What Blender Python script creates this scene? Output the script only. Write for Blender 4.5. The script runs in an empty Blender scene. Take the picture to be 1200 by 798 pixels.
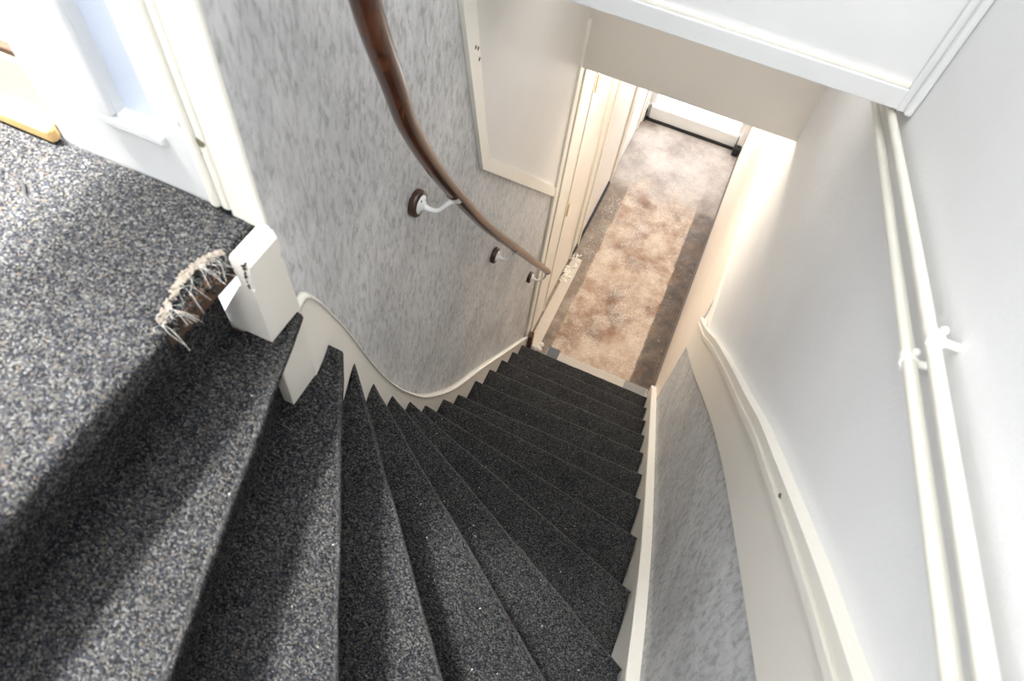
import bpy, bmesh, math, random
from mathutils import Vector, Matrix
random.seed(7)
S = bpy.context.scene
C = S.collection
H = 3.355                        # camera height above the hall floor; x right, y down the hall, z up

# ------------------------------------------------------------------ camera
cd = bpy.data.cameras.new('camera'); cam = bpy.data.objects.new('camera', cd); C.objects.link(cam)
rx, dn, fw = Vector((.911936, .399641, .093063)), Vector((.382836, -.747029, -.543493)), Vector((-.147681, .531258, -.834239))
m = Matrix((rx, -dn, -fw)).transposed().to_4x4(); m.translation = Vector((0, 0, H))
cam.matrix_world = m
cd.sensor_fit = 'HORIZONTAL'; cd.sensor_width = 36; cd.lens = 23.394
cd.clip_start = .01
cd.dof.use_dof = True; cd.dof.focus_distance = 1.9; cd.dof.aperture_fstop = 6.5
S.camera = cam

# ------------------------------------------------------------------ world, exposure
w = bpy.data.worlds.new('sky'); S.world = w; w.use_nodes = True
w.node_tree.nodes['Background'].inputs[0].default_value = (.86, .92, 1, 1)
w.node_tree.nodes['Background'].inputs[1].default_value = 1.0
S.view_settings.view_transform = 'Standard'; S.view_settings.look = 'None'
S.view_settings.gamma = 1; S.view_settings.use_curve_mapping = False
S.view_settings.exposure = 1.12
S.cycles.max_bounces = 16; S.cycles.diffuse_bounces = 12

def area(name, loc, target, sx, sy, power, col=(1, 1, 1), spread=math.pi):
    l = bpy.data.lights.new(name, 'AREA'); l.shape = 'RECTANGLE'; l.size = sx; l.size_y = sy
    l.energy = power; l.color = col; l.spread = spread
    o = bpy.data.objects.new(name, l); C.objects.link(o); o.location = loc
    o.rotation_euler = (Vector(target) - Vector(loc)).to_track_quat('-Z', 'Y').to_euler()
    return o
area('landing_fill', (-1.2, .12, H + 1.95), (-.80, -.12, H - .56), .4, .4, 12, (1, .985, .965), math.radians(34))  # fill light added above the landing carpet, out of view
area('landing_window_light', (-1.78, -.2, H + .95), (0, -.1, H + .3), 1.0, 1.05, 4.2, (1, .985, .965))
area('stairwell_fill', (-.2, .15, 5.3), (-.1, .35, 0), 1.3, 1.3, 20, (1, .985, .965))  # added overhead fill, standing in for daylight from above
area('back_fill', (-.22, -3.1, H + 1.5), (.05, 1.9, H - 1.2), 1.0, 1.4, 40, (1, .985, .96))  # unseen fill added behind the back wall, aimed at the header
area('lower_stair_fill', (-.1, 1.62, 2.70), (-.1, 1.5, 0), .45, .45, 1.0, (1, .98, .95))  # fill added out of sight behind the bulkhead to lift the midtones
area('hall_fill', (-.44, 2.52, H - 1.50), (.29, 2.45, H - 2.5), .2, .2, 5.5, (1, .87, .72))  # unseen fill added behind the header to brighten the peach wall
sl = bpy.data.lights.new('sun', 'SUN'); sl.energy = 15; sl.angle = math.radians(1.5); sl.color = (1, .98, .95)
sun = bpy.data.objects.new('sun', sl); C.objects.link(sun)
sun.rotation_euler = Vector((.44, .03, -.90)).to_track_quat('-Z', 'Y').to_euler()

# ------------------------------------------------------------------ helpers
def mat(name, col, rough=.6, metal=0.0, spec=.5):
    m = bpy.data.materials.new(name); m.use_nodes = True
    b = m.node_tree.nodes['Principled BSDF']
    b.inputs['Base Color'].default_value = (*col, 1); b.inputs['Roughness'].default_value = rough
    b.inputs['Metallic'].default_value = metal; b.inputs['Specular IOR Level'].default_value = spec
    return m
class G:
    """small node-graph helper"""
    def __init__(s, m):
        s.t = m.node_tree; s.b = s.t.nodes['Principled BSDF']
        s.pos = s.n('ShaderNodeTexCoord').outputs['Object']
    def n(s, k, **kw):
        x = s.t.nodes.new(k)
        for a, v in kw.items(): setattr(x, a, v)
        return x
    def link(s, a, b): s.t.links.new(a, b)
    def map(s, sc, rot=(0, 0, 0), src=None):
        x = s.n('ShaderNodeMapping'); x.inputs['Scale'].default_value = sc; x.inputs['Rotation'].default_value = rot
        s.link(src or s.pos, x.inputs[0]); return x.outputs[0]
    def noise(s, scale, detail=3, rough=.55, src=None, dist=0):
        x = s.n('ShaderNodeTexNoise'); x.inputs['Scale'].default_value = scale; x.inputs['Detail'].default_value = detail
        x.inputs['Roughness'].default_value = rough; x.inputs['Distortion'].default_value = dist
        s.link(src or s.pos, x.inputs['Vector']); return x.outputs['Fac']
    def voro(s, scale, src=None, feature='F1'):
        x = s.n('ShaderNodeTexVoronoi', feature=feature); x.inputs['Scale'].default_value = scale
        s.link(src or s.pos, x.inputs['Vector']); return x
    def ramp(s, fac, stops, interp='LINEAR'):
        x = s.n('ShaderNodeValToRGB'); x.color_ramp.interpolation = interp
        e = x.color_ramp.elements
        while len(e) < len(stops): e.new(.5)
        for q, (p, c) in zip(e, stops):
            q.position = p; q.color = (*c, 1) if hasattr(c, '__len__') else (c, c, c, 1)
        s.link(fac, x.inputs[0]); return x.outputs[0]
    def mix(s, f, a, b, mode='MIX'):
        x = s.n('ShaderNodeMix', data_type='RGBA', blend_type=mode)
        for i, v in ((0, f), (6, a), (7, b)):
            if isinstance(v, (int, float)): x.inputs[i].default_value = v if i == 0 else (v, v, v, 1)
            elif isinstance(v, tuple): x.inputs[i].default_value = (*v, 1)
            else: s.link(v, x.inputs[i])
        return x.outputs[2]
    def math(s, op, a, b=0.0):
        x = s.n('ShaderNodeMath', operation=op)
        for i, v in ((0, a), (1, b)):
            if isinstance(v, (int, float)): x.inputs[i].default_value = v
            else: s.link(v, x.inputs[i])
        return x.outputs[0]
    def sep(s): 
        x = s.n('ShaderNodeSeparateXYZ'); s.link(s.pos, x.inputs[0]); return x.outputs
    def color(s, c): s.link(c, s.b.inputs['Base Color'])
    def bump(s, h, dist=.002, strength=1):
        x = s.n('ShaderNodeBump'); x.inputs['Distance'].default_value = dist; x.inputs['Strength'].default_value = strength
        s.link(h, x.inputs['Height']); s.link(x.outputs[0], s.b.inputs['Normal'])

def carpet_mat(name, lift=0.0):
    m = mat(name, (.08, .08, .085), 1, spec=.1); g = G(m)
    warp = g.n('ShaderNodeVectorMath', operation='ADD')
    nz = g.n('ShaderNodeTexNoise'); nz.inputs['Scale'].default_value = 90; g.link(g.pos, nz.inputs['Vector'])
    sc = g.n('ShaderNodeVectorMath', operation='SCALE'); sc.inputs['Scale'].default_value = .006
    g.link(nz.outputs['Color'], sc.inputs[0]); g.link(g.pos, warp.inputs[0]); g.link(sc.outputs[0], warp.inputs[1])
    v = g.voro(1, g.map((430, 560, 430), (0, 0, .5), warp.outputs[0]))
    rnd = g.n('ShaderNodeSeparateColor'); g.link(v.outputs['Color'], rnd.inputs[0])
    a = g.ramp(rnd.outputs[0], [(0, (.022, .022, .025)), (.30, (.045, .047, .055)), (.46, (.075, .082, .105)),
                                (.60, (.10, .10, .098)), (.76, (.15, .143, .120)), (.88, (.20, .20, .20)), (.97, (.29, .29, .28))])
    o = g.ramp(rnd.outputs[1], [(0, 0), (.980, 0), (.99, .8)])
    a = g.mix(o, a, (.28, .20, .13))
    big = g.ramp(g.noise(7, 4), [(.3, .34), (.7, .50)])
    a = g.mix(1, a, big, 'MULTIPLY')
    if lift: a = g.mix(lift, a, (.50, .50, .48))
    g.color(a)
    h = g.math('ADD', g.math('MULTIPLY', g.noise(420, 2), .8), g.math('SUBTRACT', 1, v.outputs['Distance']))
    g.bump(h, .0022, .9)
    return m
CARPET = carpet_mat('looped_wool_carpet'); WORN = carpet_mat('worn_carpet_lip', .05)

def wallpaper_mat():
    m = mat('grey_wallpaper', (.4, .41, .43), .62); g = G(m)
    base = g.ramp(g.noise(5, 6, .6, dist=.6), [(.3, (.47, .475, .485)), (.5, (.585, .59, .595)), (.72, (.68, .68, .68))])
    mot = g.ramp(g.noise(1, 8, .68, g.map((75, 75, 34)), .5), [(.36, .64), (.5, .98), (.66, 1.12)])
    a = g.mix(1, base, mot, 'MULTIPLY')
    st = g.ramp(g.noise(1, 6, .75, g.map((150, 150, 60)), .6), [(.56, 0), (.66, .85)])
    msk = g.ramp(g.noise(9, 2), [(.45, 0), (.62, 1)])
    a = g.mix(g.math('MULTIPLY', st, msk), a, (.23, .24, .26))
    g.color(a)
    g.bump(g.noise(1, 5, .6, g.map((160, 160, 60))), .0006, .6)
    return m
WALLPAPER = wallpaper_mat()

def painted(name, col, rough=.5, bump=.0005, scale=60, dirt=0.0, dirtcol=(.45, .36, .25)):
    m = mat(name, col, rough); g = G(m)
    c = g.mix(g.ramp(g.noise(3.5, 4), [(.35, 0), (.7, 1)]), tuple(x * .96 for x in col), col)
    if dirt:
        d = g.ramp(g.noise(28, 6, .7), [(.60, 0), (.72, dirt)])
        c = g.mix(d, c, dirtcol)
    g.color(c); g.bump(g.noise(scale, 3), bump, .7)
    return m
WHITE_WALL = painted('white_textured_wall_paint', (.83, .835, .84), .75, .0014, 190)
CREAM = painted('cream_gloss_paint', (.86, .835, .76), .35, .0004, 30, .18)
STRING_PAINT = painted('beige_string_paint', (.86, .82, .745), .4, .0004, 30, .1)
PEACH = painted('peach_wall_paint', (.91, .82, .73), .55, .0006, 70)
GREIGE = painted('greige_panel_paint', (.74, .725, .70), .5, .0005, 45, .08)
HEADER_M = painted('taupe_header_paint', (.72, .68, .62), .6, .0006, 60)
BRIGHT = painted('white_gloss_paint', (.72, .73, .735), .35, .0003, 25)
DOORW = painted('white_door_paint', (.74, .75, .75), .4, .0003, 30)
PIPE_M = painted('cream_pipe_paint', (.80, .785, .70), .32, .0002, 50, .25, (.62, .50, .30))
CLIP_M = painted('white_clip_plastic', (.86, .85, .80), .4, .0003, 60)
YELLOW = painted('yellow_skirting_paint', (.88, .80, .50), .5)
ORANGE = painted('raw_pine_strip', (.72, .47, .20), .6)
BLACK = mat('black_rubber', (.012, .012, .013), .6)
DARKWOOD = painted('dark_brown_rose_wood', (.060, .028, .018), .35, .0002, 80)
BARE = painted('broken_timber', (.07, .035, .018), .9, .002, 90)
IRON = mat('dull_screw_metal', (.25, .22, .18), .5, .8)
HOLE = mat('filler_hole', (.17, .15, .09), .9)
WHITEMETAL = mat('white_lacquered_metal', (.85, .85, .84), .25)

def wood():
    m = mat('varnished_mahogany', (.1, .04, .02), .22); g = G(m)
    n = g.noise(1, 6, .6, g.map((22, 22, 5)), .8)
    g.color(g.ramp(n, [(.3, (.030, .009, .005)), (.55, (.075, .024, .011)), (.75, (.15, .060, .026))]))
    g.b.inputs['Coat Weight'].default_value = .25; g.b.inputs['Coat Roughness'].default_value = .2
    g.bump(n, .0003, .5)
    return m
WOOD = wood()

def hall_floor_mat():
    m = mat('bare_stained_concrete', (.3, .2, .13), .6); g = G(m)
    p = g.sep()
    warm = g.ramp(g.noise(3.2, 8, .65, dist=.4), [(.34, (.10, .05, .028)), (.45, (.25, .135, .075)), (.55, (.40, .28, .19)), (.68, (.52, .42, .33))])
    grit = g.ramp(g.noise(120, 5, .8), [(.47, 0), (.55, 1)])
    worn = g.ramp(g.noise(8, 8, .75), [(.40, .12), (.60, 1)])
    speck = g.mix(1, g.mix(.25, grit, (1, 1, 1)), worn, 'MULTIPLY')
    c = g.mix(g.math('MULTIPLY', speck, .85), warm, (.78, .71, .62))
    rust = g.ramp(g.noise(5, 7, .7), [(.54, 0), (.66, .6)])
    c = g.mix(rust, c, (.27, .13, .06))
    # old glue bands where runners of floor covering lay along both walls
    wob = g.math('MULTIPLY', g.math('SUBTRACT', g.noise(6, 4), .5), .035)
    wob2 = g.math('MULTIPLY', g.math('SUBTRACT', g.noise(60, 3), .5), .012)
    x = g.math('ADD', g.math('ADD', p[0], wob), wob2)
    R = g.ramp(x, [(.142, 0), (.150, 1)]); Lb = g.ramp(g.math('MULTIPLY', x, -1), [(.362, 0), (.370, 1)])
    dark = g.ramp(g.noise(7, 8, .7, dist=.5), [(.32, (.012, .012, .014)), (.46, (.04, .03, .025)), (.60, (.12, .065, .035)), (.76, (.24, .19, .16))])
    mott = g.ramp(g.noise(5.5, 6, .7), [(.25, 1), (.75, .7)])
    c = g.mix(g.math('MULTIPLY', R, mott), c, dark)
    grey = g.ramp(g.noise(14, 8, .7), [(.32, (.09, .07, .055)), (.52, (.19, .15, .115)), (.72, (.38, .33, .27))])
    c = g.mix(g.math('MULTIPLY', Lb, .75), c, grey)
    # grey floor beyond the mat edge, door glare painted in as lighter tone; no bands
    far = g.ramp(g.math('ADD', g.math('MULTIPLY', p[1], .2), g.math('MULTIPLY', wob, 3)), [(.73, 0), (.78, 1)])
    farc = g.ramp(g.noise(4.5, 8, .65), [(.34, (.20, .16, .135)), (.5, (.34, .29, .26)), (.7, (.50, .46, .43))])
    farc = g.mix(g.math('MULTIPLY', g.math('MULTIPLY', grit, worn), .5), farc, (.72, .69, .66))
    c = g.mix(far, c, farc)
    fl = g.ramp(g.noise(150, 3, .7), [(.70, 0), (.74, 1)])
    c = g.mix(g.math('MULTIPLY', fl, .8), c, (.80, .78, .74))
    bl = g.math('MULTIPLY', g.math('MULTIPLY', grit, R), g.ramp(g.noise(6, 6, .7), [(.5, 0), (.66, .45)]))
    c = g.mix(bl, c, (.50, .42, .34))
    g.color(c)
    g.link(g.ramp(g.noise(9, 4), [(.3, .35), (.7, .75)]), g.b.inputs['Roughness'])
    g.bump(g.noise(55, 6, .7), .003, .7)
    return m
HALL_FLOOR = hall_floor_mat()
CEMENT = painted('pale_cement_strip', (.56, .52, .47), .85, .003, 60, .8, (.22, .18, .15))
CRUMB = painted('plaster_crumb', (.80, .77, .70), .9, .003, 90)
LINT = mat('white_lint', (.42, .41, .385), .9)
JUTE = painted('frayed_jute_backing', (.21, .18, .15), 1, .002, 200)
def emit(name, col, k):
    m = mat(name, col, .3); b = m.node_tree.nodes['Principled BSDF']
    b.inputs['Emission Color'].default_value = (*col, 1); b.inputs['Emission Strength'].default_value = k
    return m
DAYGLASS = emit('daylit_frosted_glass', (.95, .97, 1), 2.1)
DOORGLASS = painted('pale_blue_obscured_glass', (.66, .73, .86), .25, .001, 260)

def obj(name, bm, material=None, parent=None, mats=None, smooth=False):
    me = bpy.data.meshes.new(name); bmesh.ops.recalc_face_normals(bm, faces=bm.faces); bm.to_mesh(me); bm.free()
    for q in (mats or [material]): me.materials.append(q)
    if smooth:
        for p in me.polygons: p.use_smooth = True
    o = bpy.data.objects.new(name, me); C.objects.link(o)
    if parent: o.parent = parent
    return o
def struct(name, bm, material, **k):
    o = obj(name, bm, material, **k); o['kind'] = 'structure'; return o
def sempty(name):
    o = bpy.data.objects.new(name, None); C.objects.link(o); o['kind'] = 'structure'; return o
def thing(name, label, cat, group=None):
    o = bpy.data.objects.new(name, None); C.objects.link(o); o['label'] = label; o['category'] = cat
    if group: o['group'] = group
    return o
def tag(o, label, cat, group=None, kind=None):
    o['label'] = label; o['category'] = cat
    if group: o['group'] = group
    if kind: o['kind'] = kind
    return o
def box(x0, x1, y0, y1, z0, z1, bev=0, bm=None, seg=2):
    """axis box; z given relative to the camera height"""
    b = bmesh.new()
    bmesh.ops.create_cube(b, size=1)
    for v in b.verts:
        v.co = Vector(((x0 + x1) / 2 + v.co.x * (x1 - x0), (y0 + y1) / 2 + v.co.y * (y1 - y0), H + (z0 + z1) / 2 + v.co.z * (z1 - z0)))
    if bev: bmesh.ops.bevel(b, geom=b.edges[:], offset=bev, segments=seg, affect='EDGES', profile=.5)
    if bm is None: return b
    t = bpy.data.meshes.new('t'); b.to_mesh(t); b.free(); bm.from_mesh(t); bpy.data.meshes.remove(t); return bm
def solid(bm, front, back):
    """closed prism between two matching loops"""
    a = [bm.verts.new(p) for p in front]; b = [bm.verts.new(p) for p in back]; n = len(a)
    bm.faces.new(a); bm.faces.new(b[::-1])
    for i in range(n): bm.faces.new((a[i], b[i], b[(i + 1) % n], a[(i + 1) % n]))
def tube(pts, r, bm=None, n=14, cap=True, sq=1.0, rs=None):
    bm = bm or bmesh.new(); pts = [Vector(p) for p in pts]; rings = []
    up = Vector((0, 0, 1)); 
    for i, p in enumerate(pts):
        t = (pts[min(i + 1, len(pts) - 1)] - pts[max(i - 1, 0)]).normalized()
        s = t.cross(up); s = s.normalized() if s.length > 1e-3 else Vector((1, 0, 0))
        u = s.cross(t); rr = rs[i] if rs else r
        rings.append([bm.verts.new(p + rr * (math.cos(a) * s + sq * math.sin(a) * u)) for a in (2 * math.pi * k / n for k in range(n))])
    for a, b in zip(rings, rings[1:]):
        for k in range(n): bm.faces.new((a[k], a[(k + 1) % n], b[(k + 1) % n], b[k]))
    if cap: bm.faces.new(rings[0]); bm.faces.new(rings[-1])
    return bm
def smoothpts(P, k=6):
    """Catmull-Rom through the points"""
    P = [Vector(p) for p in P]; Q = [P[0] * 2 - P[1]] + P + [P[-1] * 2 - P[-2]]; o = []
    for i in range(1, len(Q) - 2):
        for j in range(k):
            t = j / k; a, b, c, d = Q[i - 1:i + 3]
            o.append(.5 * ((2 * b) + (c - a) * t + (2 * a - 5 * b + 4 * c - d) * t * t + (3 * b - a - 3 * c + d) * t ** 3))
    return o + [P[-1]]
def lerp(tab, y):
    if y <= tab[0][0]: return tab[0][1]
    for (a, p), (b, q) in zip(tab, tab[1:]):
        if y <= b: return p + (q - p) * (y - a) / (b - a)
    return tab[-1][1]

# plan of the inner string face and of the wallpapered wall behind it
_F = [tuple(v)[:2] for v in smoothpts([(y, x, 0) for x, y in
      [(-.391, .318), (-.392, .36), (-.402, .41), (-.418, .46), (-.435, .515), (-.447, .575), (-.456, .65), (-.463, .735),
       (-.468, .83), (-.476, 1.1), (-.488, 1.5), (-.494, 1.8), (-.499, 2.16)]], 5)]
F = lambda y: lerp(_F, y)
Wd = lambda y: F(y) - lerp([(.36, .004), (.52, .014), (.7, .017)], y)

# ------------------------------------------------------------------ large structure
Y_CORNER = 2.155
LZ = -.56                         # landing level, relative to the camera
# floor of the hall
floor = struct('floor', box(-1.3, .293, 2.0, 5.2, -H - .12, -H), HALL_FLOOR)
# wall_left : wallpapered inner wall along the stairs
ys = [.3725 + (Y_CORNER - .3725) * i / 60 for i in range(61)]
bm = bmesh.new()
fr = [(Wd(y), y) for y in ys]; loop = fr + [(-.58, Y_CORNER), (-.58, .47), (-.43, .3725)]
solid(bm, [(x, y, 0) for x, y in loop], [(x, y, 5.4) for x, y in loop])
wall_left = struct('wall_left', bm, WALLPAPER)
def onwall(poly2d, t, name, material, parent, bev=0):
    """thin board following the wallpapered wall; outline in (y, z)"""
    bm = bmesh.new()
    # slice the outline into strips along y so that it follows the gentle bend
    y0, y1 = min(p[0] for p in poly2d), max(p[0] for p in poly2d); N = max(2, int((y1 - y0) / .08))
    b = bmesh.new(); b.faces.new([b.verts.new((0, y, H + z)) for y, z in poly2d])
    for k in range(1, N):
        bmesh.ops.bisect_plane(b, geom=b.verts[:] + b.edges[:] + b.faces[:], plane_co=(0, y0 + (y1 - y0) * k / N, 0), plane_no=(0, 1, 0))
    r = bmesh.ops.extrude_face_region(b, geom=b.faces[:])
    ext = {v for v in r['geom'] if isinstance(v, bmesh.types.BMVert)}
    for v in b.verts: v.co.x = Wd(v.co.y) + (t if v in ext else .0004)
    return obj(name, b, material, parent)
# painted panel above the sloping dado on that wall, with its frame
TOPZ = 1.6
inner = [(1.243, -1.179), (2.118, -2.055), (2.118, TOPZ), (.80, TOPZ), (1.02, -.50), (1.098, -.695), (1.2, -1.063)]
pn = [(1.243, -1.179), (2.12, -2.05), (2.12, -.3), (1.05, -.3), (1.098, -.695), (1.202, -1.063)]
onwall([(1.238, -1.190), (2.12, -2.075), (2.12, .7), (.90, .7), (1.098, -.695), (1.202, -1.075)], .004, 'painted_panel', GREIGE, wall_left)
onwall([(1.2, -1.187), (1.241, -1.178), (2.12, -2.045), (2.12, -2.10)], .011, 'panel_trim', CREAM, wall_left)
onwall([(1.2, -1.187), (1.243, -1.176), (1.202, -1.063), (1.098, -.695), (1.06, -.4), (.98, .7), (.925, .7), (1.0, -.4), (1.034, -.663), (1.148, -1.025)], .011, 'panel_trim', CREAM, wall_left)
b = box(Wd(2.1), Wd(2.1) + .014, 2.100, 2.157, -3.20, -1.262, .003)
obj('corner_trim', b, CREAM, wall_left)
for y, z in ((1.118, -.80), (1.128, -.83), (1.105, -.79)):
    bb = bmesh.new(); bmesh.ops.create_icosphere(bb, subdivisions=2, radius=.0045)
    for v in bb.verts: v.co = Vector((v.co.x * .35 + Wd(y) + .011, v.co.y + y, v.co.z + H + z))
    obj('filler_hole', bb, HOLE, wall_left)

# wall_hall_left : the hall wall beyond the corner, with two doors
XH = -.513
wh = struct('wall_hall_left', box(-.62, XH - .012, Y_CORNER, 5.0, -H, -.62), painted('hall_wall_paint', (.80, .76, .69), .55))
wh.location = (0, 0, 0)
def hall_door(n, y0, y1, w0, w1, leafmat):
    d = sempty('door_%d' % n); zt, zb = -H + 2.13, -H + .02
    for a, b, s_ in ((y0 - w0, y0, 1), (y1, y1 + w1, -1)):
        obj('casing', box(XH - .014, XH + .006, a, b, zb, zt, .003), CREAM, d)
        o_ = (a, a + .03) if s_ > 0 else (b - .03, b)
        obj('casing_bead', box(XH + .006, XH + .017, *o_, zb, zt, .004), CREAM, d)
        i_ = (b - .02, b) if s_ > 0 else (a, a + .02)
        obj('casing_bead', box(XH + .006, XH + .011, *i_, zb, zt, .002), CREAM, d)
    obj('leaf', box(XH - .012, XH - .001, y0 + .003, y1 - .003, -H + .012, zt - .05, .002), leafmat, d)
    return d
d1 = hall_door(1, 2.43, 2.88, .265, .16, painted('cream_door_paint', (.88, .84, .76), .4))
for z in (2.50, 1.75): obj('hinge', tube([(XH + .012, 2.428, H - z), (XH + .012, 2.428, H - z + .09)], .006), ORANGE, d1)
d2 = hall_door(2, 3.84, 4.36, .14, .14, DOORW)
obj('wall_board', box(XH - .012, XH + .002, 3.045, 3.695, -H + .05, -.9, .003), painted('grey_white_board', (.78, .75, .71), .5), wh)
struct('baseboard_hall', box(XH - .014, XH + .013, 2.90, 3.68, -H, -H + .05, .002), BLACK)

# right wall: one long plane, with the sloping dado band on it
XR = .293
wall_right = struct('wall_right', box(XR, XR + .12, -.74, 5.0, -H, 2.05), WHITE_WALL)
band_bot = [(1.87, -2.42), (1.50, -2.05), (1.146, -1.669), (.92, -1.43), (.702, -1.216), (.53, -1.06), (.368, -.92), (.217, -.791), (.05, -.66), (-.25, -.47), (-.70, -.25)]
band_top = [(1.87, -2.25), (1.60, -1.985), (1.354, -1.719), (1.054, -1.415), (.805, -1.17), (.66, -1.025), (.527, -.904), (.315, -.714), (.196, -.614), (.05, -.495), (-.25, -.28), (-.70, -.06)]
def smooth2(P, k=4): return [(v[0], v[1]) for v in smoothpts([(a, b, 0) for a, b in P], k)]
band_bot, band_top = smooth2(band_bot), smooth2(band_top)
def slab_right(outline, x_out, name, material, parent, x_in=XR - .0003):
    bm = bmesh.new()
    a = [bm.verts.new((x_in, y, H + z)) for y, z in outline]; b = [bm.verts.new((x_out, y, H + z)) for y, z in outline]
    fa = bm.faces.new(a); fb = bm.faces.new(b[::-1]); n = len(a)
    for i in range(n): bm.faces.new((a[i], b[i], b[(i + 1) % n], a[(i + 1) % n]))
    bmesh.ops.triangulate(bm, faces=[fa, fb])
    return obj(name, bm, material, parent)
slab_right([(1.93, -H + .001)] + [(-.70, -H + .001), (-.70, -.40)] + band_bot[::-1][1:] + [(1.87, -2.30), (1.93, -2.04)], XR - .0022, 'wallpaper', WALLPAPER, wall_right)
slab_right([(1.93, -H + .001), (4.55, -H + .001), (4.55, -2.03), (1.93, -2.03)], XR - .0016, 'dado_paint', PEACH, wall_right)
trim_right = sempty('trim_1')
slab_right(band_bot + band_top[::-1], XR - .012, 'band_board', STRING_PAINT, trim_right)
def off(P, d):
    o = []
    for i, (y, z) in enumerate(P):
        a, b = P[max(i - 1, 0)], P[min(i + 1, len(P) - 1)]; t = Vector((b[0] - a[0], b[1] - a[1])).normalized()
        o.append((y + t.y * d, z - t.x * d))        # towards the upper side (y falls along the line)
    return o
sgn = -1 if off(band_top, .01)[5][1] < band_top[5][1] else 1
for a, b, xo, nm in ((0.0, .012, .021, 'moulding'), (.012, .022, .015, 'moulding'), (.022, .034, .020, 'moulding')):
    P, Q = off(band_top, sgn * a), off(band_top, sgn * b)
    slab_right(P + Q[::-1], XR - xo, nm, CREAM, trim_right)
bb = bmesh.new(); bmesh.ops.create_icosphere(bb, subdivisions=2, radius=.006)
for v in bb.verts: v.co = Vector((v.co.x * .3 + XR - .0155, v.co.y * 1.3 + .463, v.co.z + H - .832))
obj('filler_hole', bb, HOLE, trim_right)
# horizontal dado rail along the hall
trim2 = sempty('trim_2')
obj('rail_board', box(XR - .010, XR - .0001, 1.63, 4.53, -2.052, -2.018, .003), CREAM, trim2)
obj('rail_bead', box(XR - .016, XR - .0101, 1.63, 4.53, -2.030, -2.018, .003), CREAM, trim2)
struct('baseboard_right', box(XR - .012, XR - .0024, 2.13, 4.52, -H, -H + .022, .002), painted('grey_brown_strip', (.17, .14, .12), .6))
# header over the hall opening and the ceiling behind the bulkhead
struct('trim_3', box(-.53, XR, 2.12, 2.22, -1.449, -.62), HEADER_M)
struct('ceiling', box(-.62, XR + .1, 1.16, 5.0, -.62, -.5), WHITE_WALL)
# bulkhead: framed white face below the upper floor
bk = sempty('wall_bulkhead')
obj('face_panel', box(-.55, XR, 1.130, 1.20, -.645, 2.05), BRIGHT, bk)
obj('bottom_rail', box(-.55, XR - .001, 1.119, 1.135, -.649, -.612, .002), BRIGHT, bk)
obj('rail_bead', box(-.55, XR - .024, 1.123, 1.135, -.612, -.604, .002), CREAM, bk)
obj('side_stile', box(XR - .024, XR - .001, 1.117, 1.135, -.649, 2.05, .002), BRIGHT, bk)
obj('corner_bead', box(XR - .014, XR - .0005, 1.100, 1.117, -.645, 2.05, .005), BRIGHT, bk)
# front door at the end of the hall
fd = sempty('door_3')
Y1 = 4.55
obj('leaf', box(-.47, .235, Y1, Y1 + .04, -H + .022, -H + .125, .003), DOORW, fd)
obj('glass', box(-.45, .215, Y1 + .012, Y1 + .02, -H + .125, -H + 2.0), DAYGLASS, fd)
obj('stile', box(-.50, -.45, Y1, Y1 + .04, -H + .155, -H + 2.05, .003), DOORW, fd)
obj('stile', box(.215, .245, Y1, Y1 + .04, -H + .155, -H + 2.05, .003), DOORW, fd)
obj('rubber_seal', box(-.49, .245, Y1 - .012, Y1 + .01, -H, -H + .022, .002), BLACK, fd)
obj('casing', box(.245, XR - .002, Y1 - .02, Y1 + .04, -H + .06, -H + 2.1, .004), GREIGE, fd)
obj('casing', box(XH - .01, -.50, Y1 - .02, Y1 + .04, -H + .10, -H + 2.1, .004), CREAM, fd)
obj('black_foot', box(.232, .282, Y1 - .075, Y1 - .02, -H, -H + .07, .004), BLACK, fd)
obj('black_foot', box(-.512, -.488, Y1 - .04, Y1 - .012, -H, -H + .10, .003), BLACK, fd)
obj('black_foot', box(-.535, -.515, Y1 - .13, Y1 - .10, -H + .03, -H + .13, .003), BLACK, fd)
struct('wall_front', box(-.62, XR + .1, Y1 + .045, Y1 + .12, -H, -.5), WHITE_WALL)
# upper surroundings of the stairwell (outside the picture)
bm = box(-1.72, XR + .1, -.86, -.74, -H, -.15); box(-1.72, XR + .1, -.86, -.74, 1.75, 2.05, bm=bm)
box(-1.72, -.32, -.86, -.74, -.15, 1.75, bm=bm); box(.22, XR + .1, -.86, -.74, -.15, 1.75, bm=bm)  # opening made for the added back light, narrowed to spare the door
struct('wall_back', bm, WHITE_WALL)
struct('ceiling_upper', box(-1.72, XR + .12, -.86, 2.2, 2.05, 2.15), WHITE_WALL)

bm = box(-1.72, -1.60, -.86, .46, LZ - .2, LZ + .9); box(-1.72, -1.60, -.86, .46, LZ + 2.30, 2.05, bm=bm)
box(-1.72, -1.60, .33, .46, LZ + .9, LZ + 2.30, bm=bm); box(-1.72, -1.60, -.86, -.72, LZ + .9, LZ + 2.30, bm=bm)
struct('wall_side', bm, WHITE_WALL)  # unseen wall put in to block the sun; its opening bounds the patch
# landing: floor slab and the wall with the door
struct('floor_landing', box(-2.4, -.408, -.74, .318, LZ - .035, LZ - .012), BARE)
struct('floor_landing_edge', box(-2.4, -.412, .3182, .3715, LZ - .035, LZ - .012), BARE)
wl = struct('wall_landing', box(-2.4, -.672, .385, .46, LZ - .2, 2.05), BRIGHT)
bb_ = sempty('baseboard_landing')
obj('board', box(-2.4, -.672, .374, .385, LZ + .018, LZ + .098, .002), YELLOW, bb_)
obj('broken_top', box(-2.4, -.676, .377, .387, LZ + .098, LZ + .107, .002), BARE, bb_)
obj('floor_strip', box(-2.4, -.670, .360, .374, LZ + .001, LZ + .022, .005), ORANGE, bb_)

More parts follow.
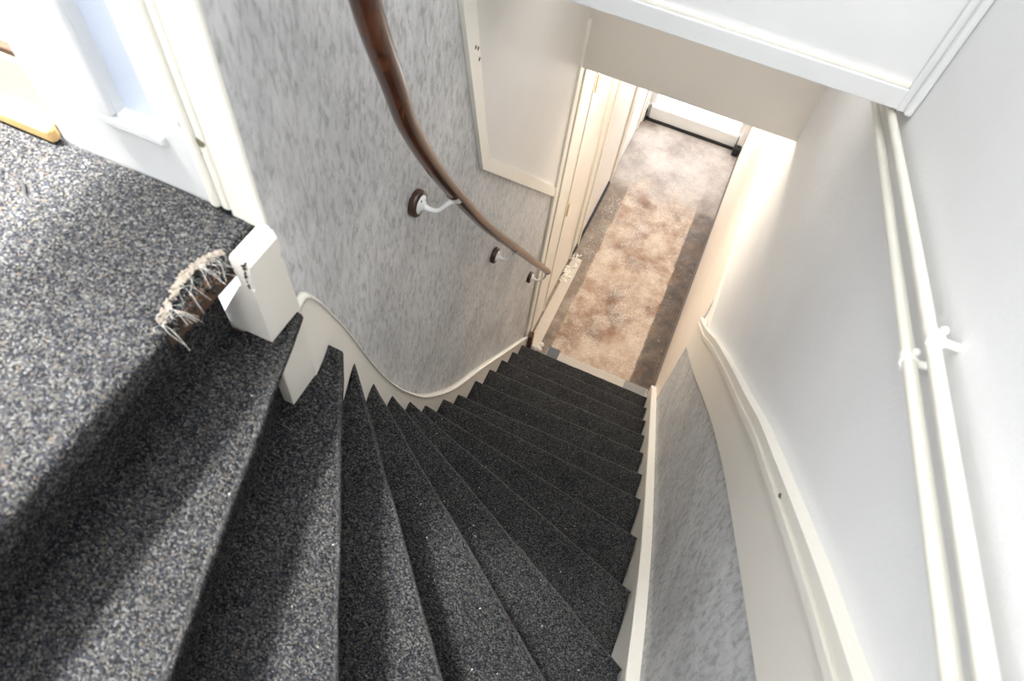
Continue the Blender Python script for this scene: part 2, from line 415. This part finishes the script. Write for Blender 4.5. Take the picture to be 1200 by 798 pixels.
def sloped(name, material, parent, x0b, x0t, x1b, x1t, y0, y1, zb, zt, bev=.002):
    b = bmesh.new()
    solid(b, [(x0b, y0, H + zb), (x1b, y0, H + zb), (x1t, y0, H + zt), (x0t, y0, H + zt)],
             [(x0b, y1, H + zb), (x1b, y1, H + zb), (x1t, y1, H + zt), (x0t, y1, H + zt)])
    if bev: bmesh.ops.bevel(b, geom=b.edges[:], offset=bev, segments=2, affect='EDGES')
    return obj(name, b, material, parent)
d4 = sempty('door_4')
zt = .95
obj('bottom_rail', box(-.668, -.462,   .372, .392, LZ - .011, -.478, .001), DOORW, d4)
obj('stile', box(-.668, -.556, .372, .392, -.478, zt, .0), DOORW, d4)
obj('stile', box(-.502, -.462, .372, .392, -.478, zt, .0), DOORW, d4)
obj('glass', box(-.560, -.498, .384, .388, -.482, zt), DOORGLASS, d4)
obj('glazing_bead', box(-.578, -.556, -0 + .366, .374, -.4795, zt, .003), BRIGHT, d4)
obj('glazing_bead', box(-.578, -.498, .366, .374, -.494, -.480, .003), BRIGHT, d4)
obj('bead_groove', box(-.5805, -.5785, .3705, .3722, -.494, zt), GREIGE, d4)
obj('casing', box(-.438, -.3955, .366, .372, LZ - .004, zt, .002), CREAM, d4)
obj('casing_bead', box(-.4615, -.4500, .362, .3719, LZ + .006, zt, .004), CREAM, d4)
obj('casing_bead', box(-.4485, -.4380, .3645, .3719, LZ + .006, zt, .003), CREAM, d4)
for x, y, z, r in ((-.4615, .366, -.449, .0035), (-.444, .366, -.462, .0055), (-.4635, .369, -.476, .0015), (-.447, .366, -.478, .002)):
    bb = bmesh.new(); bmesh.ops.create_icosphere(bb, subdivisions=2, radius=r)
    for v in bb.verts: v.co = Vector((v.co.x + x, v.co.y * .4 + y, v.co.z * 1.5 + H + z))
    obj('filler_hole', bb, HOLE, d4)

# ------------------------------------------------------------------ the staircase
st = thing('staircase', 'steep carpeted winder staircase with cream painted strings going down to the hall', 'staircase')
Z = [None] + [-H + .19 * i for i in range(1, 14)] + [-.715, LZ]
g_ = .1835
N = [None]
for i in range(1, 7):
    y = 2.018 - g_ * (i - 1); N.append(((F(y), y), (.259, y)))
for l, r in (((None, .968), (.259, .923)), ((None, .834), (.259, .724)), ((None, .738), (.259, .518)), ((None, .650), (.259, .307)),
             ((None, .572), (.259, .095)), ((None, .512), (.259, -.213))):
    N.append(((F(l[1]), l[1]), r))
N.append(((-.383, .430), (.259, -.655)))
N.append(((-.384, .372), (-.078, -.66)))
N.append(((-.400, .318), (-.397, -.66)))
def V2(p): return Vector((p[0], p[1]))
K = 26
def step(i):
    (l0, r0), (l1, r1) = N[i], N[i + 1]
    l0, r0, l1, r1 = map(V2, (l0, r0, l1, r1))
    if i == 12: l1 = V2((-.412, .436))
    root = obj('tread', treadwood(i, l0, r0, l1, r1), BARE, st)
    bm = bmesh.new(); rows = []
    zt, zb = Z[i], (Z[i - 1] if i > 1 else -H)
    for k in range(-1 if i == 13 else 0, K + 1):
        t = max(k, 0) / K
        f = l0.lerp(r0, t); b = l1.lerp(r1, t)
        if k < 0: f, b = V2((-.4165, .431)), V2((-.402, .365))       # blunt end returned to the string
        d = (r0 - l0).normalized(); nrm = Vector((-d.y, d.x))
        if nrm.dot((b - f)) < 0: nrm = -nrm
        back = b + nrm * .065
        wob = (random.random() - .5) * .0022
        dz = (random.random() - .5) * .0012
        P = [(back, zt), (f.lerp(b, .75), zt + dz), (f.lerp(b, .35), zt - dz), (f + nrm * .014, zt), (f + nrm * (.006 + wob), zt - .0012), (f + nrm * (.001 + wob), zt - .006),
             (f + nrm * (.0 + wob), zt - .013), (f + nrm * (.003 + wob), zt - .022), (f + nrm * .007, zt - .030), (f + nrm * .018, zt - .034), (f + nrm * (.042 if i > 12 else .03), zt - .036), (f + nrm * (.042 if i > 12 else .03), zb - .003)]
        rows.append([bm.verts.new((p.x, p.y, H + z)) for p, z in P])
    for a, b in zip(rows, rows[1:]):
        for j in range(len(a) - 1):
            fc = bm.faces.new((a[j], a[j + 1], b[j + 1], b[j])); fc.smooth = True
            fc.material_index = 1 if j == 4 else 0
    for rw in (rows[0], rows[-1]): bm.faces.new(rw)
    obj('carpet_covering', bm, None, root, mats=[CARPET, WORN])
def treadwood(i, l0, r0, l1, r1):
    bm = bmesh.new(); d = (r0 - l0).normalized(); nrm = Vector((-d.y, d.x))
    if nrm.dot(l1 + r1 - l0 - r0) < 0: nrm = -nrm
    zt = Z[i] - .007
    q = [l0 + nrm * .02, r0 + nrm * .02, r1 + nrm * .05, l1 + nrm * .05]
    if i >= 14: q = [l0 + nrm * .02, r0 + nrm * .02, r1 + Vector((-.06, 0)), l1 + Vector((-.06, 0))]
    solid(bm, [(p.x, p.y, H + zt) for p in q], [(p.x, p.y, H + zt - .025) for p in q])
    return bm
for i in range(1, 15): step(i)

# inner string (follows the bend) with its capping edge
top_in = smooth2([(.372, -.716), (.40, -.722), (.43, -.775), (.455, -.835), (.502, -.957), (.547, -1.096), (.603, -1.268), (.667, -1.439), (.749, -1.623),
                  (.862, -1.833), (1.07, -2.118), (1.342, -2.401), (1.65, -2.735), (1.976, -3.077), (2.118, -3.225)], 4)
bm = bmesh.new(); rows = []
for y, z in top_in:
    rows.append([bm.verts.new(p) for p in ((F(y), y, H + max(z - .42, -H)), (F(y), y, H + z - .004), (F(y) - .004, y, H + z), (Wd(y) + .0006, y, H + z), (Wd(y) + .0006, y, H + max(z - .42, -H)))])
for a, b in zip(rows, rows[1:]):
    for j in range(5): bm.faces.new((a[j], a[(j + 1) % 5], b[(j + 1) % 5], b[j]))
bm.faces.new(rows[0]); bm.faces.new(rows[-1])
inner_string = obj('inner_string', bm, STRING_PAINT, st)
capm = bmesh.new(); rows = []
for y, z in top_in:
    x1 = Wd(y) + .0006; x2 = F(y) + .003
    rows.append([capm.verts.new(p) for p in ((x2, y, H + z - .008), (x2, y, H + z), (x2 - .004, y, H + z + .0045), (x1, y, H + z + .0055), (x1, y, H + z - .008))])
for a, b in zip(rows, rows[1:]):
    for j in range(5): capm.faces.new((a[j], a[(j + 1) % 5], b[(j + 1) % 5], b[j])).smooth = True
capm.faces.new(rows[0]); capm.faces.new(rows[-1])
obj('capping', capm, CREAM, inner_string)
# outer string along the right wall
top_out = [(2.135, -3.215), (2.0, -3.07), (1.087, -2.153), (.724, -1.794), (.491, -1.583), (.28, -1.413), (.05, -1.24), (-.25, -1.05), (-.725, -.80)]
to = smooth2(top_out[1:], 4); to = [top_out[0]] + to
bm = bmesh.new(); rows = []
for y, z in to:
    zb = max(z - .42, -H)
    rows.append([bm.verts.new(p) for p in ((.262, y, H + zb), (.262, y, H + z - .003), (.265, y, H + z), (XR - .003, y, H + z), (XR - .003, y, H + zb))])
for a, b in zip(rows, rows[1:]):
    for j in range(5): bm.faces.new((a[j], a[(j + 1) % 5], b[(j + 1) % 5], b[j]))
bm.faces.new(rows[0]); bm.faces.new(rows[-1])
obj('outer_string', bm, CREAM, st)
# newel at the landing edge: rounded top, slight lean
bm = bmesh.new()
y0, y1 = .317, .3655
secs = [(-1.12, -.397), (-.885, -.3955), (-.72, -.391), (-.60, -.383), (-.575, -.381), (-.563, -.380), (-.556, -.383), (-.5525, -.387)]
ring = []
for z, x in secs:
    Lx = -.470 if z < -.6 else -.401
    y0 = .317 if z < -.7 else .312; y1 = .3655
    ring.append([bm.verts.new(p) for p in ((Lx, y0, H + z), (x, y0, H + z), (x, y1 + (.012 if z < -.7 else 0), H + z), (Lx, y1, H + z))])
for a, b in zip(ring, ring[1:]):
    for j in range(4): bm.faces.new((a[j], a[(j + 1) % 4], b[(j + 1) % 4], b[j]))
bm.faces.new(ring[0][::-1]); bm.faces.new(ring[-1])
ed = [e for e in bm.edges if abs(e.verts[0].co.y - e.verts[1].co.y) < 1e-6 and abs(e.verts[0].co.z - e.verts[1].co.z) > 1e-6 and e.verts[0].co.x > -.42]
bmesh.ops.bevel(bm, geom=ed, offset=.0025, segments=2, affect='EDGES')
newel = obj('newel', bm, STRING_PAINT, st)
obj('top_nosing', box(-.4005, -.386, .3125, .3655, -.558, -.5505, .003), CREAM, newel)

# handrail with three brackets
hr = thing('handrail', 'long curved dark varnished wooden handrail on the grey wallpapered wall', 'handrail')
RP = [(-.345, .47, .12), (-.352, .495, -.08), (-.362, .528, -.25), (-.375, .568, -.397), (-.386, .631, -.542), (-.395, .683, -.651), (-.405, .785, -.818),
      (-.415, .942, -1.048), (-.425, 1.115, -1.289), (-.430, 1.361, -1.614), (-.435, 1.70, -2.06), (-.435, 2.0, -2.455)]
pts = smoothpts([(x, y, H + z) for x, y, z in RP], 8)
rail = obj('rail', tube(pts, .0145, n=24, rs=[lerp([(.5, .0175), (.7, .016), (1.0, .0148), (2, .0145)], p.y) for p in pts[:-2]] + [.0142, .012]), WOOD, hr, smooth=True)
def rail_at(y):
    return min(pts, key=lambda p: abs(p.y - y))
def lathe(prof, c, axis_x=1, n=28):
    """profile (x offset, radius) about the x axis"""
    bm = bmesh.new(); R = []
    for dx, r in prof: R.append([bm.verts.new((c[0] + dx, c[1] + r * math.cos(2 * math.pi * k / n), c[2] + r * math.sin(2 * math.pi * k / n))) for k in range(n)])
    for a, b in zip(R, R[1:]):
        for k in range(n): bm.faces.new((a[k], a[(k + 1) % n], b[(k + 1) % n], b[k])).smooth = True
    bm.faces.new(R[0]); bm.faces.new(R[-1]); return bm
for (y, z) in ((.842, -.985), (1.385, -1.722), (1.945, -2.474)):
    x = Wd(y) + .0002; c = (x, y, H + z)
    obj('bracket_rose', lathe([(0, .027), (.002, .029), (.013, .029), (.016, .0265), (.016, .001)], c), DARKWOOD, hr)
    br = obj('bracket', lathe([(.0162, .0205), (.0185, .0195), (.020, .012), (.026, .0075), (.026, .001)], c), WHITEMETAL, hr)
    p = rail_at(y + .03)
    A = [Vector((x + .020, y, H + z)), Vector((x + .036, y + .002, H + z - .006)), Vector((x + .052, y + .006, H + z - .004)),
         Vector((p.x - .006, y + .016, H + z + .014)), Vector((p.x, p.y - .003, p.z - .0165))]
    q = smoothpts(A, 6)
    obj('arm', tube(q, .005, n=10, rs=[.0065 - .002 * math.sin(math.pi * k / (len(q) - 1)) for k in range(len(q))]), WHITEMETAL, br, smooth=True)
    # saddle under the rail
    t = (rail_at(y + .06) - rail_at(y)).normalized(); sb = bmesh.new()
    up = Vector((0, 0, 1)); s = t.cross(up).normalized(); u = s.cross(t)
    fr_, bk_ = [], []
    for sgn_, lst in ((-1, fr_), (1, bk_)):
        for a in range(-4, 5):
            an = math.radians(a * 13); lst.append(p - t * .017 * -sgn_ + .0152 * (math.sin(an) * s - math.cos(an) * u))
        for a in range(4, -5, -1):
            an = math.radians(a * 13); lst.append(p - t * .017 * -sgn_ + .0178 * (math.sin(an) * s - math.cos(an) * u))
    a_ = [sb.verts.new(v) for v in fr_]; b_ = [sb.verts.new(v) for v in bk_]; n = len(a_)
    for i in range(n): sb.faces.new((a_[i], b_[i], b_[(i + 1) % n], a_[(i + 1) % n]))
    obj('saddle', sb, WHITEMETAL, br)
    for dy, dzz in ((-.004, .014), (.006, -.013)):
        obj('screw', lathe([(.0185, .0028), (.0205, .002), (.0205, .0003)], (x, y + dy, H + z + dzz), n=10), IRON, br)

# two heating pipes on the right wall
def pipe(label, P, clip):
    t = thing('heating_pipe', label, 'pipe', 'heating pipes on the right wall')
    pt = smoothpts([(x, y, H + z) for x, y, z in P], 6)
    obj('tube', tube(pt, .0068, n=20), PIPE_M, t, smooth=True)
    x, y, z = clip
    # clip: band round the pipe, spacer to the wall and a round screw boss
    d = (pt[-1] - pt[0]).normalized(); c = Vector((x, y, H + z)); b = tube([c - d * .006, c + d * .006], .0088, n=18)
    cl = obj('pipe_clip', b, CLIP_M, t, smooth=False)
    obj('wall_spacer', tube([c + Vector((.004, 0, 0)), Vector((XR - .0004, c.y, c.z))], .0040, n=12), CLIP_M, cl)
    for s_, r in ((1, .0043), (-1, .0033)):
        bb = bmesh.new(); bmesh.ops.create_icosphere(bb, subdivisions=2, radius=r)
        up = Vector((0, .24, 1)).normalized()
        for v in bb.verts: v.co += c + up * .0118 * s_ + Vector((.001, 0, 0))
        obj('clip_lug', bb, CLIP_M, cl, smooth=True)
pipe('cream heating pipe on white wall, the lower one, nearer the sloping dado band',
     [(.27, 1.9, -.918), (.27, 1.2, -.722), (.27, .5, -.528), (.27, .171, -.436), (.27, -.735, -.183)], (.27, .497, -.528))
pipe('cream heating pipe on white wall, the upper one, further from the dado band',
     [(.27, 1.9, -.873), (.27, 1.167, -.675), (.27, .6, -.518), (.27, .168, -.404), (.27, -.735, -.165)], (.27, .492, -.484))

# landing carpet
bm = bmesh.new()
edge = []
for k in range(60):
    y = -.72 + (.210 + .72) * k / 59
    edge.append((-.392 - .010 * max(0, y + .1) / .3 + random.uniform(-.0012, .0012), y))
fray = [(-.409, .218), (-.418, .236), (-.423, .258), (-.427, .276), (-.424, .292), (-.420, .308), (-.415, .318), (-.414, .336), (-.413, .352), (-.414, .3655), (-.414, .3712)]
outline = edge + fray
NX = 40
cols = []
for (x, y) in outline:
    col = []
    xs = [x, x - .004, x - .012] + [x - .012 - (x - .012 + 1.588) * (j / 18) ** 1.8 for j in range(1, 19)]
    for j, xx in enumerate(xs):
        z = LZ - (.006 if j == 0 else .0015 if j == 1 else 0) + (random.uniform(-.0006, .0006) if j > 1 else 0)
        col.append(bm.verts.new((xx, y, H + z)))
    low = bm.verts.new((x + .001, y, H + LZ - .014)); under = bm.verts.new((x - .02 if y > .21 else x + .0, y, H + LZ - (.0118 if y > .21 else .034)))
    cols.append([under, low] + col)
for a, b in zip(cols, cols[1:]):
    for j in range(len(a) - 1):
        f = bm.faces.new((a[j], a[j + 1], b[j + 1], b[j])); f.smooth = True; f.material_index = 0
lc = obj('landing_carpet', bm, None, mats=[CARPET, WORN])
tag(lc, 'grey and blue flecked loop carpet covering the landing, frayed at its corner', 'carpet')
# riser carpet below the landing edge
obj('carpet_riser', box(-.452, -.444, -.72, .312, -.718, LZ - .013), CARPET, lc)
tear = smoothpts([(-.672, .300, 0), (-.655, .298, 0), (-.640, .286, 0), (-.626, .282, 0)], 5)
obj('carpet_tear', tube([(v.x, v.y, H + LZ + .0005) for v in tear], .0022, n=8, rs=[.0008 + .0016 * math.sin(math.pi * k / (len(tear) - 1)) for k in range(len(tear))]), BLACK, lc)
# frayed corner
bm = bmesh.new()
for k in range(420):
    t = random.random(); i = int(t * (len(fray) - 4)); a = Vector(fray[i]); b = Vector(fray[i + 1]); p = a.lerp(b, random.random())
    x = p.x + random.uniform(-.001, .022 * (1 - abs(t - .5))); y = p.y; z = LZ - random.uniform(-.001, .016) - (x - p.x) * .4
    r = random.uniform(.0012, .0024)
    mt = Matrix.Translation((x, y, H + z)) @ Matrix.Rotation(random.uniform(0, 6), 4, Vector((random.random(), random.random(), 1)).normalized()) @ Matrix.Diagonal((r * 1.5, r, r * .8, 1))
    bmesh.ops.create_icosphere(bm, subdivisions=1, radius=1, matrix=mt)
o = obj('loose_pile', bm, CARPET, lc); o['kind'] = 'stuff'
bm = bmesh.new()
for k in range(260):
    t = random.random() ** .8; i = min(int(t * 6), 5); a = Vector(fray[i]); b = Vector(fray[i + 1]); p = a.lerp(b, random.random())
    mt = Matrix.Translation((p.x - random.uniform(-.002, .007), p.y, H + LZ + random.uniform(-.003, .002))) @ Matrix.Rotation(random.uniform(0, 6), 4, 'Z') @ Matrix.Diagonal((.0030, .0015, .0012, 1))
    bmesh.ops.create_icosphere(bm, subdivisions=1, radius=1, matrix=mt)
o = obj('jute_backing', bm, JUTE, lc); o['kind'] = 'stuff'
bm = bmesh.new()
for k in range(34):
    i = random.randrange(6); p = Vector(fray[i]); q = p + Vector((random.uniform(.005, .035), random.uniform(-.02, .03)))
    z0 = H + LZ + .001; mid = (p + q) / 2 + Vector((random.uniform(-.008, .008), random.uniform(-.008, .008)))
    tube(smoothpts([(p.x, p.y, z0), (mid.x, mid.y, z0 + random.uniform(0, .006)), (q.x, q.y, z0 - random.uniform(.002, .018))], 4), random.uniform(.00012, .00028), bm, n=4)
o = obj('loose_threads', bm, LINT, lc); o['kind'] = 'stuff'
# a tuft of dark pile stuck on the newel corner
bm = bmesh.new()
for k in range(60):
    t = k / 60; x = -.384 + random.uniform(-.0015, .0015) - t * .004; y = .3125 + random.uniform(-.001, .0025) ; z = LZ + .004 - t * .042
    mt = Matrix.Translation((x, y, H + z)) @ Matrix.Diagonal((.0018, .0016, .0014, 1)); bmesh.ops.create_icosphere(bm, subdivisions=1, radius=1, matrix=mt)
o = obj('loose_pile', bm, CARPET, lc); o['kind'] = 'stuff'

# hall floor details
cs = struct('trim_4', box(-.375, .262, 2.020, 2.185, -H, -H + .004, .001), CEMENT)
bs = struct('trim_5', box(-.497, -.430, 2.165, 2.93, -H, -H + .006, .002), painted('bare_cream_strip', (.62, .56, .48), .8, .003, 60, .5, (.45, .33, .22)))
obj('dark_chip', box(-.372, -.30, 2.13, 2.20, -H + .0042, -H + .006, .0), BLACK if False else painted('grey_glue', (.13, .14, .16), .8), cs)
obj('dark_chip', box(.12, .255, 2.03, 2.185, -H + .0042, -H + .006, .0), painted('grey_glue_pale', (.30, .30, .30), .8), cs)
# broken end of the plaster corner: dark timber and a pale crumbling lump
b = box(-.492, -.470, 2.105, 2.150, -3.35, -3.20, .003); tag(obj('timber_splinter', b, BARE), 'small dark broken timber stub at the foot of the wallpapered wall', 'timber')
bm = bmesh.new()
for k in range(14):
    mt = Matrix.Translation((random.uniform(-.455, -.415), random.uniform(2.125, 2.19), -.0 + random.uniform(.006, .05) * (1 if k % 2 else .4))) @ Matrix.Rotation(random.uniform(0, 3), 4, Vector((1, random.random(), random.random())).normalized()) @ Matrix.Diagonal((.022, .018, .014, 1))
    bmesh.ops.create_icosphere(bm, subdivisions=1, radius=1, matrix=mt)
for v in bm.verts: v.co.z = max(v.co.z, .0045)
tag(obj('plaster_lump', bm, CRUMB), 'pale lump of broken plaster beside the lowest step', 'plaster')
def crumbs(name, n, x0, x1, y0, y1, z, r0, r1, material, label, cat, seedz=0):
    bm = bmesh.new()
    for k in range(n):
        r = random.uniform(r0, r1)
        x, y = random.uniform(x0, x1), random.uniform(y0, y1)
        mt = Matrix.Translation((x, y, z + r * .4)) @ Matrix.Rotation(random.uniform(0, 3.1), 4, 'Z') @ Matrix.Diagonal((r * random.uniform(.7, 1.6), r, r * .6, 1))
        bmesh.ops.create_icosphere(bm, subdivisions=1, radius=1, matrix=mt)
    return tag(obj(name, bm, material), label, cat, kind='stuff')
crumbs('plaster_crumbs', 70, -.505, -.45, 2.68, 2.97, .004, .003, .013, CRUMB, 'heap of pale plaster crumbs against the left door casing', 'debris')
crumbs('paint_flakes', 260, -.46, -.34, 2.95, 3.6, 0, .001, .0035, CRUMB, 'white paint flakes scattered along the left side of hall floor', 'debris')
crumbs('floor_grit', 240, -.36, .27, 2.2, 4.4, 0, .001, .0038, LINT, 'fine white grit scattered over the bare hall floor', 'debris')

# lint on the stair carpet
bm = bmesh.new()
for k in range(170):
    i = random.randrange(2, 15); (l0, r0), (l1, r1) = N[i], N[i + 1]
    t = random.uniform(.04, .97); s_ = random.uniform(.02, .8)
    p = V2(l0).lerp(V2(r0), t).lerp(V2(l1).lerp(V2(r1), t), s_); r = random.choice((.0006, .0008, .001, .0014))
    mt = Matrix.Translation((p.x, p.y, H + Z[i] + .001)) @ Matrix.Rotation(random.uniform(0, 3.1), 4, 'Z') @ Matrix.Diagonal((r * 1.7, r, r * .5, 1))
    bmesh.ops.create_icosphere(bm, subdivisions=1, radius=1, matrix=mt)
tag(obj('lint_specks', bm, LINT), 'tiny white lint specks on the stair carpet', 'lint', kind='stuff')
